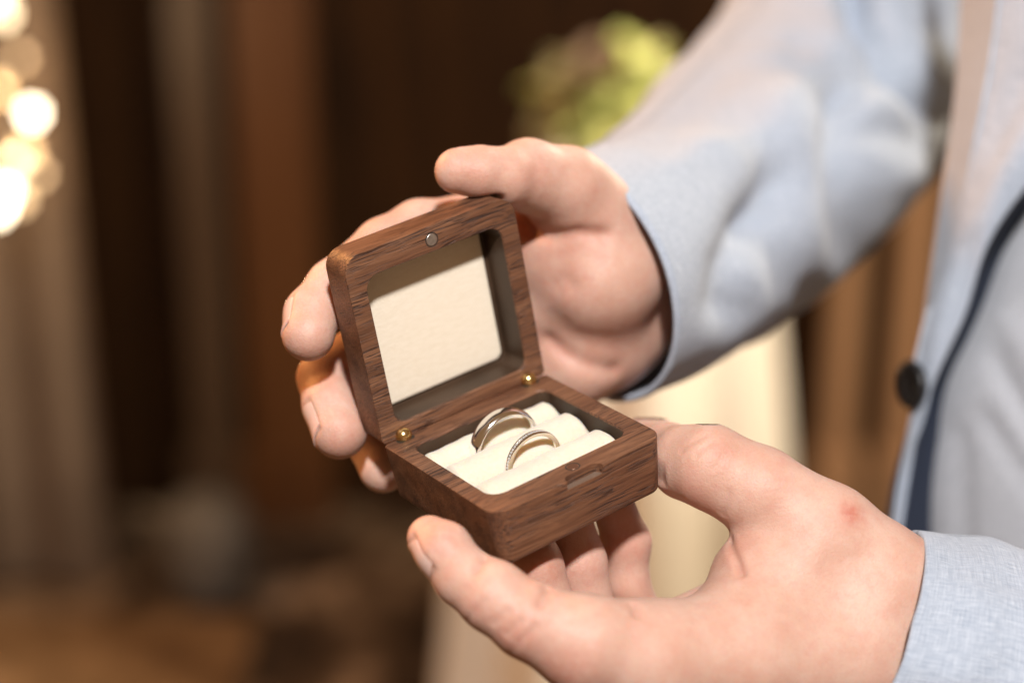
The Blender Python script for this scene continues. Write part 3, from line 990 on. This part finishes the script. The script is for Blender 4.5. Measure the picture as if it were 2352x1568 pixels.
# far (right) sleeve
rings = [(D(1346, 648, 626), (0.755, -0.35, 0.58), 43), (D(1514, 582, 680), (0.70, -0.36, 0.62), 45.5), (D(1700, 440, 770), (0.58, -0.52, 0.62), 54.5),
         (D(1862, 255, 850), (0.34, -0.86, 0.40), 63), (D(1942, 0, 880), (0.12, -0.98, 0.1), 56), (D(1962, -500, 880), (0.05, -1, 0.0), 64)]
V, cen, n, m = loft(rings, 110, 120, 0.8, 3)
N = grid_normals(V, n, m, True)
G = V.reshape(n, m, 3)
if (N.reshape(n, m, 3)[n // 2] * (G[n // 2] - G[n // 2].mean(0))).sum() < 0: N = -N
V = folds(V, N, [
    ([(1955, -60), (1990, 30), (2050, 110), (2110, 185), (2180, 260)], 34, 20),
    ([(2030, 300), (2110, 330), (2190, 300)], 50, 7),
    ([(1938, 215), (1930, 340), (1945, 470), (1965, 640)], 52, 13),
    ([(1800, 250), (1850, 350), (1892, 480), (1912, 610)], 56, -6),
    ([(1790, 430), (1735, 500), (1700, 600), (1690, 700)], 60, 9),
    ([(1790, 500), (1830, 620), (1850, 720)], 60, 9),
    ([(1690, 270), (1745, 335), (1800, 390)], 52, 4),
    ([(1850, 110), (1930, 140), (2020, 175)], 52, 4),
    ([(1650, 170), (1580, 250), (1520, 335)], 54, 3.5),
    ([(1530, 345), (1640, 335), (1710, 335)], 56, -3.5),
    ([(1710, 225), (1800, 235), (1860, 260)], 56, -3.5),
    ([(2020, 250), (2075, 390)], 54, -4)])
V = crumple(V, N, 2.6, 70, 11, np.repeat(np.clip(np.linspace(-.05, 3.0, n), 0, 1), m))
sleeve, O = tube_obj('sleeve', V, n, m, M['suit'])
put(sleeve, O, jacket)
# shirt cuff peeping out of it at the bottom
rings = [(D(1374, 690, 640), (0.72, -0.36, 0.60), 37), (D(1400, 674, 650), (0.74, -0.3, 0.60), 37), (D(1430, 655, 660), (0.74, -0.25, 0.60), 37)]
V, cen, n, m = loft(rings, 14, 80, 0.5, 5)
o, O = tube_obj('shirt_cuff', V, n, m, M['shirt'], 1.0, 4)
put(o, O, person)
# near (left) sleeve
rings = [(D(1992, 1512, 556), (0.925, 0.38, 0.0), 41), (D(2180, 1550, 557), (0.965, 0.24, 0.05), 41.5), (D(2420, 1610, 564), (0.96, 0.15, 0.15), 44), (D(2900, 1650, 630), (0.8, -0.2, 0.5), 56), (D(3300, 1200, 700), (0.2, -0.9, 0.3), 62)]
V, cen, n, m = loft(rings, 150, 140, 0.9, 8)
N = grid_normals(V, n, m, True)
G = V.reshape(n, m, 3)
if (N.reshape(n, m, 3)[n // 2] * (G[n // 2] - G[n // 2].mean(0))).sum() < 0: N = -N
V = folds(V, N, [([(2120, 1430), (2230, 1440), (2352, 1430)], 30, 0.8), ([(2100, 1530), (2240, 1560), (2352, 1600)], 34, -0.8), ([(2200, 1300), (2352, 1345)], 26, 0.6)])
V = crumple(V, N, 0.7, 45, 12, np.repeat(np.clip(np.linspace(-.1, 4.0, n), 0, 1), m))
sleeve2, O = tube_obj('sleeve', V, n, m, M['suit'])
put(sleeve2, O, jacket)
# button at the edge of the jacket, seen almost edge on
bm = bmesh.new()
prof = [(0, 1.6), (5.0, 1.6), (6.6, 2.4), (8.6, 2.2), (9.3, 1.2), (9.0, 0), (8.2, -1.2), (0, -1.6)]
seg = 40
vs = [[bm.verts.new((r * math.cos(2 * math.pi * i / seg), r * math.sin(2 * math.pi * i / seg), h)) for i in range(seg)] for r, h in prof[1:-1]]
for a, b in zip(vs[:-1], vs[1:]):
    for i in range(seg):
        j = (i + 1) % seg
        bm.faces.new((a[i], a[j], b[j], b[i]))
bm.faces.new(vs[0]); bm.faces.new(vs[-1])
bmesh.ops.recalc_face_normals(bm, faces=bm.faces[:])
zc = unit((-0.95, 0.02, -0.32)); xc = unit(np.cross((0.16, -1, 0.0), zc)); yc = np.cross(zc, xc)
ctr = D(2098, 884, 694)
for q in bm.verts:
    p = ctr + xc * q.co.x + yc * q.co.y + zc * q.co.z
    q.co = Vector(cam2w(p) - cam2w(ctr))
me = bpy.data.meshes.new('button'); bm.to_mesh(me); bm.free(); me.materials.append(M['button'])
me.polygons.foreach_set('use_smooth', [True] * len(me.polygons))
o = bpy.data.objects.new('button', me); col.objects.link(o)
put(o, cam2w(ctr), jacket)
# ------------------------------------------------------------------ the room behind, far out of focus
def at_y(u, v, Y):
    """world point on the upright plane y = Y seen at this pixel"""
    d = MC @ D(u, v, 1.0); t = (Y - CAM[1]) / d[1]
    return CAM + d * t
def on_floor(u, v, Z=0.0):
    d = MC @ D(u, v, 1.0); t = (Z - CAM[2]) / d[2]
    return CAM + d * t
def bx(bm, x0, x1, y0, y1, z0, z1, bev=0.0):
    r = bmesh.ops.create_cube(bm, size=1)
    for q in r['verts']:
        q.co = Vector((x0 + (q.co.x + .5) * (x1 - x0), y0 + (q.co.y + .5) * (y1 - y0), z0 + (q.co.z + .5) * (z1 - z0)))
    if bev > 0:
        es = list({e for q in r['verts'] for e in q.link_edges})
        bmesh.ops.bevel(bm, geom=es, offset=bev, segments=2, affect='EDGES')
def finish(bm, name, mat, parent=None, origin=None, smooth=False):
    me = bpy.data.meshes.new(name)
    if origin is not None:
        for q in bm.verts: q.co -= Vector(origin)
    bmesh.ops.recalc_face_normals(bm, faces=bm.faces[:])
    bm.to_mesh(me); bm.free(); me.materials.append(mat)
    if smooth: me.polygons.foreach_set('use_smooth', [True] * len(me.polygons))
    o = bpy.data.objects.new(name, me); col.objects.link(o)
    if origin is not None and parent is None: o.location = origin
    if parent: o.parent = parent
    return o
def wood_mat(name, a, b, rough=0.45, spec=0.3):
    t = NT(name); c = t.obj()
    f = t.noise(t.mapping(c, (28, 28, 2.2)), 1.0, 5, 0.6, 0.4)
    t.link(t.ramp(f, [(0.3, a), (0.7, b)]), t.b.inputs['Base Color'])
    t.b.inputs['Roughness'].default_value = rough
    t.b.inputs['Specular IOR Level'].default_value = spec
    t.link(t.bump(f, 0.002, 0.5), t.b.inputs['Normal'])
    return t.m
Mb = dict(
    darkwall=wood_mat('dark_stained_panelling', (0.007, 0.0028, 0.001), (0.028, 0.011, 0.003), 0.7, 0.06),
    brown=wood_mat('warm_brown_timber', (0.050, 0.017, 0.004), (0.074, 0.027, 0.007)),
    dull=wood_mat('dull_brown_timber', (0.034, 0.018, 0.009), (0.052, 0.029, 0.015)),
    oak=wood_mat('orange_brown_timber', (0.21, 0.112, 0.055), (0.30, 0.17, 0.088)),
    floor=None, cream=None)
t = NT('worn_floor'); c = t.obj()
f = t.noise(t.mapping(c, (1.0, 1.0, 1.0), loc=(0.35, 0.1, 0)), 5.5, 4, 0.6, 0.8)
t.link(t.ramp(f, [(0.40, (0.020, 0.011, 0.006)), (0.53, (0.075, 0.045, 0.025)), (0.66, (0.34, 0.235, 0.15))]), t.b.inputs['Base Color'])
t.b.inputs['Roughness'].default_value = 0.5
Mb['floor'] = t.m
t = NT('cream_cloth'); c = t.obj()
t.link(t.ramp(t.noise(c, 60, 4), [(0.3, (0.68, 0.60, 0.49)), (0.7, (0.75, 0.68, 0.57))]), t.b.inputs['Base Color'])
t.b.inputs['Roughness'].default_value = 0.85
t.link(t.bump(t.noise(c, 900, 2), 0.001, 0.4), t.b.inputs['Normal'])
Mb['cream'] = t.m
Mb['tan'] = simple('tan_curtain_cloth', (0.115, 0.077, 0.05), 0.85, 0, 0.12, 12)

# floor and wall
YW = 3.05
bm = bmesh.new(); bx(bm, -3.0, 3.0, -3.0, YW + 0.1, -0.05, 0.0)
tag(finish(bm, 'floor', Mb['floor']), kind='structure')
bm = bmesh.new(); bx(bm, -3.0, 3.0, YW, YW + 0.1, 0.0, 2.6)
tag(finish(bm, 'wall', Mb['darkwall']), kind='structure')

def post(u0, u1, mat, label, y=YW - 0.07, depth=0.07, v=784, cat='post', group=None, name='timber_post'):
    a = at_y(u0, v, y); b = at_y(u1, v, y)
    root = (float((a[0] + b[0]) / 2), y + depth / 2, 0.0)
    e = empty(name, root)
    w2 = (b[0] - a[0]) / 2
    bm = bmesh.new(); bx(bm, -w2, w2, -depth / 2, depth / 2, 0.0, 2.6, 0.008); finish(bm, 'shaft', mat, e)
    bm = bmesh.new(); bx(bm, -w2 - .015, w2 + .015, -depth / 2 - .015, depth / 2 - 0.001, 0.0, 0.14, 0.006); finish(bm, 'plinth', mat, e)
    tag(e, label, cat, group); return e
post(425, 530, Mb['dull'], 'dull brown upright post beside the warmer brown post')
post(560, 735, Mb['brown'], 'broad warm brown upright post against the dark wall')
post(1905, 1978, Mb['oak'], 'orange brown upright board next to the cream table, behind the sleeve', y=YW - 0.10)
post(2052, 2130, Mb['oak'], 'wide orange brown upright board beside the open jacket', y=YW - 0.10)

# tan curtain at the far left, pleated
def drape(name, x0, x1, y, z0, z1, mat, pleats, amp, n=120, m=40):
    v, f = [], []
    for i in range(n):
        s = i / (n - 1)
        for j in range(m):
            q = j / (m - 1)
            a = amp * (1 - 0.45 * q)
            x = x0 + (x1 - x0) * s + 0.012 * math.sin(3 * q + 9 * s)
            v.append((x, y + a * math.sin(2 * math.pi * pleats * s + 0.8 * math.sin(2.2 * q)), z0 + (z1 - z0) * q))
    for i in range(n - 1):
        for j in range(m - 1):
            a = i * m + j
            f.append((a, a + m, a + m + 1, a + 1))
    nn = n * m
    V = np.array(v); B = V + np.array([0, 0.004, 0])
    F = f + [tuple(k + nn for k in reversed(q)) for q in f]
    O = np.array([(x0 + x1) / 2, y, z0])
    o = mesh_obj(name, np.concatenate([V, B]) - O, F, mat)
    o.location = O
    return o
xa = at_y(-260, 784, 2.75)[0]; xb = at_y(205, 784, 2.75)[0]
o = drape('curtain', xa, xb, 2.75, 0.01, 2.4, Mb['tan'], 3.5, 0.014)
tag(o, 'tan pleated curtain behind the glowing light bulbs', 'curtain')

# string of bulbs in front of the curtain
glows = []
for k, (st_, c_) in enumerate(((17.0, (1, 0.86, 0.62)), (7.5, (1, 0.78, 0.50)), (2.6, (1, 0.70, 0.42)))):
    glow = NT('glowing_bulb_%d' % k)
    glow.b.inputs['Base Color'].default_value = (1, 0.8, 0.5, 1)
    glow.b.inputs['Emission Color'].default_value = c_ + (1,)
    glow.b.inputs['Emission Strength'].default_value = st_
    glows.append(glow.m)
wire = simple('black_wire', (0.01, 0.01, 0.01), 0.5)
sl = empty('string_lights', at_y(40, 60, 2.45))
tag(sl, 'string of small warm light bulbs hanging before the tan curtain', 'string lights')
so = at_y(40, 60, 2.45)
spots = [(8, 30, 2.50, .009, 1), (48, 130, 2.52, .0075, 2), (74, 258, 2.40, .0085, 0), (32, 372, 2.50, .0085, 1), (88, 398, 2.52, .0075, 2), (8, 440, 2.44, .010, 0), (-8, 478, 2.46, .0095, 0), (58, 350, 2.55, .010, 2), (40, 455, 2.55, .011, 2), (-12, 0, 2.5, .012, 1), (-5, 200, 2.55, .010, 2)]
pts = []
for u, v_, y, r, gk in spots:
    p = at_y(u, v_, y) - so; pts.append(p)
    bm = bmesh.new()
    bmesh.ops.create_uvsphere(bm, u_segments=16, v_segments=10, radius=r)
    for q in bm.verts: q.co = Vector((q.co.x, q.co.y, q.co.z * (1.25 if q.co.z < 0 else 1.0))) + Vector(p)
    b_ = finish(bm, 'bulb', glows[gk], sl, smooth=True)
    bm = bmesh.new()
    bmesh.ops.create_cone(bm, cap_ends=True, segments=10, radius1=r * .55, radius2=r * .5, depth=r * 1.4, matrix=Matrix.Translation(Vector(p) + Vector((0, 0, r * 1.55))))
    finish(bm, 'bulb_holder', wire, sl)
bm = bmesh.new()
line = catmull(np.array(pts) + np.array([0, 0, 0.022]), 60)
for a, b in zip(line[:-1], line[1:]):
    d = Vector(b - a)
    if d.length < 1e-5: continue
    bmesh.ops.create_cone(bm, cap_ends=True, segments=6, radius1=.0012, radius2=.0012, depth=d.length, matrix=Matrix.Translation(Vector((a + b) / 2)) @ d.to_track_quat('Z', 'Y').to_matrix().to_4x4())
finish(bm, 'cable', wire, sl)

pl_ = bpy.data.lights.new('string_lights_glow', 'POINT'); pl_.energy = 5.0; pl_.color = (1, 0.70, 0.40); pl_.shadow_soft_size = 0.06
po_ = bpy.data.objects.new('string_lights_glow', pl_); col.objects.link(po_); po_.location = at_y(10, 300, 2.52)

# small round table under a cream cloth
TY = 2.3
tc = at_y(1425, 784, TY)
table = empty('cocktail_table', (tc[0], TY, 0))
tag(table, 'small round table under a long cream cloth, behind the hands', 'table')
TH, TR = 0.80, 0.16
bm = bmesh.new(); bmesh.ops.create_cone(bm, cap_ends=True, segments=48, radius1=TR, radius2=TR, depth=0.025, matrix=Matrix.Translation((0, 0, TH - 0.014)))
finish(bm, 'tabletop', Mb['dull'], table)
bm = bmesh.new(); bmesh.ops.create_cone(bm, cap_ends=True, segments=20, radius1=0.03, radius2=0.025, depth=TH - 0.03, matrix=Matrix.Translation((0, 0, (TH - 0.03) / 2)))
finish(bm, 'leg', Mb['dull'], table, smooth=True)
v, f = [], []
n, m = 144, 46
prof = [(0.02, TH + .002), (TR * .6, TH + .002), (TR - .004, TH + .002), (TR + .006, TH - .004)] + [(TR + .010 + 0.060 * q ** 0.8, TH - .012 - (TH - .02) * q) for q in np.linspace(0, 1, m - 4)]
for k, (r, z) in enumerate(prof):
    q = max(0, (TH - z) / TH)
    for i in range(n):
        a = 2 * math.pi * i / n
        w_ = 0.030 * q ** 0.6 * (math.sin(9 * a + 1.2) + .4 * math.sin(16 * a + 2 * q))
        v.append(((r + w_) * math.cos(a), (r + w_) * math.sin(a), z))
for k in range(len(prof) - 1):
    for i in range(n):
        j = (i + 1) % n
        f.append((k * n + i, k * n + j, (k + 1) * n + j, (k + 1) * n + i))
f.append(tuple(range(n)))
mesh_obj('tablecloth', np.array(v), f, Mb['cream'], table)

# flowers on the table
fc = at_y(1415, 245, TY - 0.05)
vase_at = np.array([fc[0] + 0.0, TY - 0.05, TH + .003])
green = [simple('leaf_green_%d' % k, c_, 0.6, 0, 0.25, 40) for k, c_ in enumerate([(0.50, 0.53, 0.17), (0.33, 0.38, 0.11), (0.58, 0.55, 0.28)])]
petal = [simple('petal_pink', (0.20, 0.13, 0.08), 0.7, 0, 0.1, 50), simple('petal_cream', (0.26, 0.21, 0.09), 0.7, 0, 0.1, 50)]
bq = empty('flower_arrangement', vase_at)
tag(bq, 'green and blush flower arrangement on the cream table behind the thumb', 'flowers')
bm = bmesh.new()
prof = [(0.022, 0), (0.030, 0.01), (0.034, 0.04), (0.026, 0.075), (0.022, 0.085)]
seg = 24
vs = [[bm.verts.new((r * math.cos(2 * math.pi * i / seg), r * math.sin(2 * math.pi * i / seg), h)) for i in range(seg)] for r, h in prof]
for a, b in zip(vs[:-1], vs[1:]):
    for i in range(seg): bm.faces.new((a[i], a[(i + 1) % seg], b[(i + 1) % seg], b[i]))
bm.faces.new(vs[0][::-1])
finish(bm, 'vase', simple('smoky_glass_vase', (0.10, 0.08, 0.06), 0.15), bq, smooth=True)
head = fc - vase_at
def leaf_mesh(length, width, mat, curl):
    v, f = [], []
    for i in range(6):
        s = i / 5; wv = width * math.sin(math.pi * min(1, s * .92 + .06)) ** .8
        z = curl * s * s
        v += [(-wv, s * length, z + wv * .3), (0, s * length, z), (wv, s * length, z + wv * .3)]
    for i in range(5):
        for k in (0, 1):
            a = i * 3 + k; f.append((a, a + 1, a + 4, a + 3))
    return v, f
leafs = []
for k in range(3):
    v, f = leaf_mesh(0.05, 0.013, None, -0.012)
    me = bpy.data.meshes.new('leaf'); me.from_pydata(v, [], f); me.materials.append(green[k]); leafs.append(me)
for k in range(230):
    o = bpy.data.objects.new('leaf', leafs[random.choice([0, 0, 1, 2])]); col.objects.link(o); o.parent = bq
    d = Vector((random.gauss(0, 1), random.gauss(0, 1), random.gauss(0, 1))).normalized()
    p = Vector(head) + Vector((d.x * 0.085, d.y * 0.06, d.z * 0.058)) * random.uniform(.3, 1.0)
    o.matrix_local = Matrix.Translation(p) @ (d + Vector((random.gauss(0, .6), random.gauss(0, .6), random.gauss(0, .6)))).to_track_quat('Y', 'Z').to_matrix().to_4x4() @ Matrix.Scale(random.uniform(.7, 1.15), 4)
def rose(mat):
    bm = bmesh.new()
    for lay in range(4):
        for k in range(5):
            a0 = 2 * math.pi * k / 5 + lay * .6
            r = 0.006 + lay * 0.006
            g = []
            for i in range(5):
                s = i / 4
                row = []
                for j in range(5):
                    a = a0 + (j / 4 - .5) * 1.7
                    rr_ = r * (0.35 + .65 * s ** .6) + (0.006 * s ** 3 if lay > 1 else 0)
                    row.append(bm.verts.new((rr_ * math.cos(a), rr_ * math.sin(a), (0.030 - lay * .004) * s * (1 - .16 * (2 * j / 4 - 1) ** 2))))
                g.append(row)
            for i in range(4):
                for j in range(4): bm.faces.new((g[i][j], g[i][j + 1], g[i + 1][j + 1], g[i + 1][j]))
    me = bpy.data.meshes.new('rose'); bm.to_mesh(me); bm.free(); me.materials.append(mat)
    me.polygons.foreach_set('use_smooth', [True] * len(me.polygons)); return me
rm = [rose(petal[0]), rose(petal[1])]
for k, (dx, dy, dz, w_) in enumerate([(-.055, -.05, .04, 1), (-.075, -.04, -.025, 1), (-.02, -.05, .06, 0)]):
    o = bpy.data.objects.new('rose', rm[w_]); col.objects.link(o); o.parent = bq
    o.matrix_local = Matrix.Translation(Vector(head) + Vector((dx, dy, dz))) @ Vector((dx * 6, -.6, .5)).to_track_quat('Z', 'Y').to_matrix().to_4x4()
bm = bmesh.new()
for k in range(9):
    a = Vector((random.uniform(-.012, .012), random.uniform(-.012, .012), 0.03)); b = Vector(head) + Vector((random.uniform(-.05, .05), random.uniform(-.04, .04), random.uniform(-.05, .04)))
    d = b - a
    bmesh.ops.create_cone(bm, cap_ends=True, segments=6, radius1=.002, radius2=.0015, depth=d.length, matrix=Matrix.Translation((a + b) / 2) @ d.to_track_quat('Z', 'Y').to_matrix().to_4x4())
finish(bm, 'stems', green[1], bq)

# low round pouf of pale cloth on the floor and a tan rug at the left
pf_ = at_y(478, 1180, 2.68)
pouf = empty('pouf', (pf_[0], 2.68, 0))
tag(pouf, 'low round pouf in pale grey cloth on the floor before the posts', 'pouf')
def turned(name, prof, mat, parent, seg=40):
    bm = bmesh.new()
    vs = [[bm.verts.new((r * math.cos(2 * math.pi * i / seg), r * math.sin(2 * math.pi * i / seg), h)) for i in range(seg)] for r, h in prof]
    for a, b in zip(vs[:-1], vs[1:]):
        for i in range(seg): bm.faces.new((a[i], a[(i + 1) % seg], b[(i + 1) % seg], b[i]))
    bm.faces.new(vs[0][::-1]); bm.faces.new(vs[-1])
    return finish(bm, name, mat, parent, smooth=True)
ph_ = float(pf_[2]) + 0.035
turned('base', [(0.05, 0.0), (0.055, 0.01), (0.05, 0.02)], simple('dark_pouf_base', (0.012, 0.010, 0.010), 0.6), pouf)
turned('cushion', [(0.045, 0.0205), (0.062, 0.035), (0.070, ph_ * .5), (0.064, ph_ * .82), (0.045, ph_ * .96), (0.015, ph_)], simple('pale_pouf_cloth', (0.13, 0.115, 0.095), 0.85, 0, 0.5, 22, 0, 0.1), pouf)
turned('tuft_button', [(0.006, ph_ - .002), (0.007, ph_ + .001), (0.004, ph_ + .004)], simple('pouf_button', (0.10, 0.09, 0.08), 0.6), pouf, 16)
t = NT('tan_rug_pile'); c = t.obj()
t.link(t.ramp(t.noise(c, 9, 4, 0.6), [(0.35, (0.10, 0.055, 0.026)), (0.55, (0.20, 0.115, 0.055)), (0.72, (0.34, 0.21, 0.115))]), t.b.inputs['Base Color'])
t.b.inputs['Roughness'].default_value = 0.95; t.b.inputs['Specular IOR Level'].default_value = 0.05
t.link(t.bump(t.noise(c, 300, 3), 0.004, 0.6), t.b.inputs['Normal'])
ra = on_floor(-160, 1420); rb = on_floor(470, 1900)
bm = bmesh.new(); bx(bm, float(ra[0]), float(rb[0]), float(rb[1]), float(ra[1]), 0.0, 0.012, 0.004)
ro = (float((ra[0] + rb[0]) / 2), float((ra[1] + rb[1]) / 2), 0.004)
tag(finish(bm, 'rug', t.m, None, ro), 'tan rug with worn pale patches lying on the dark floor', 'rug')
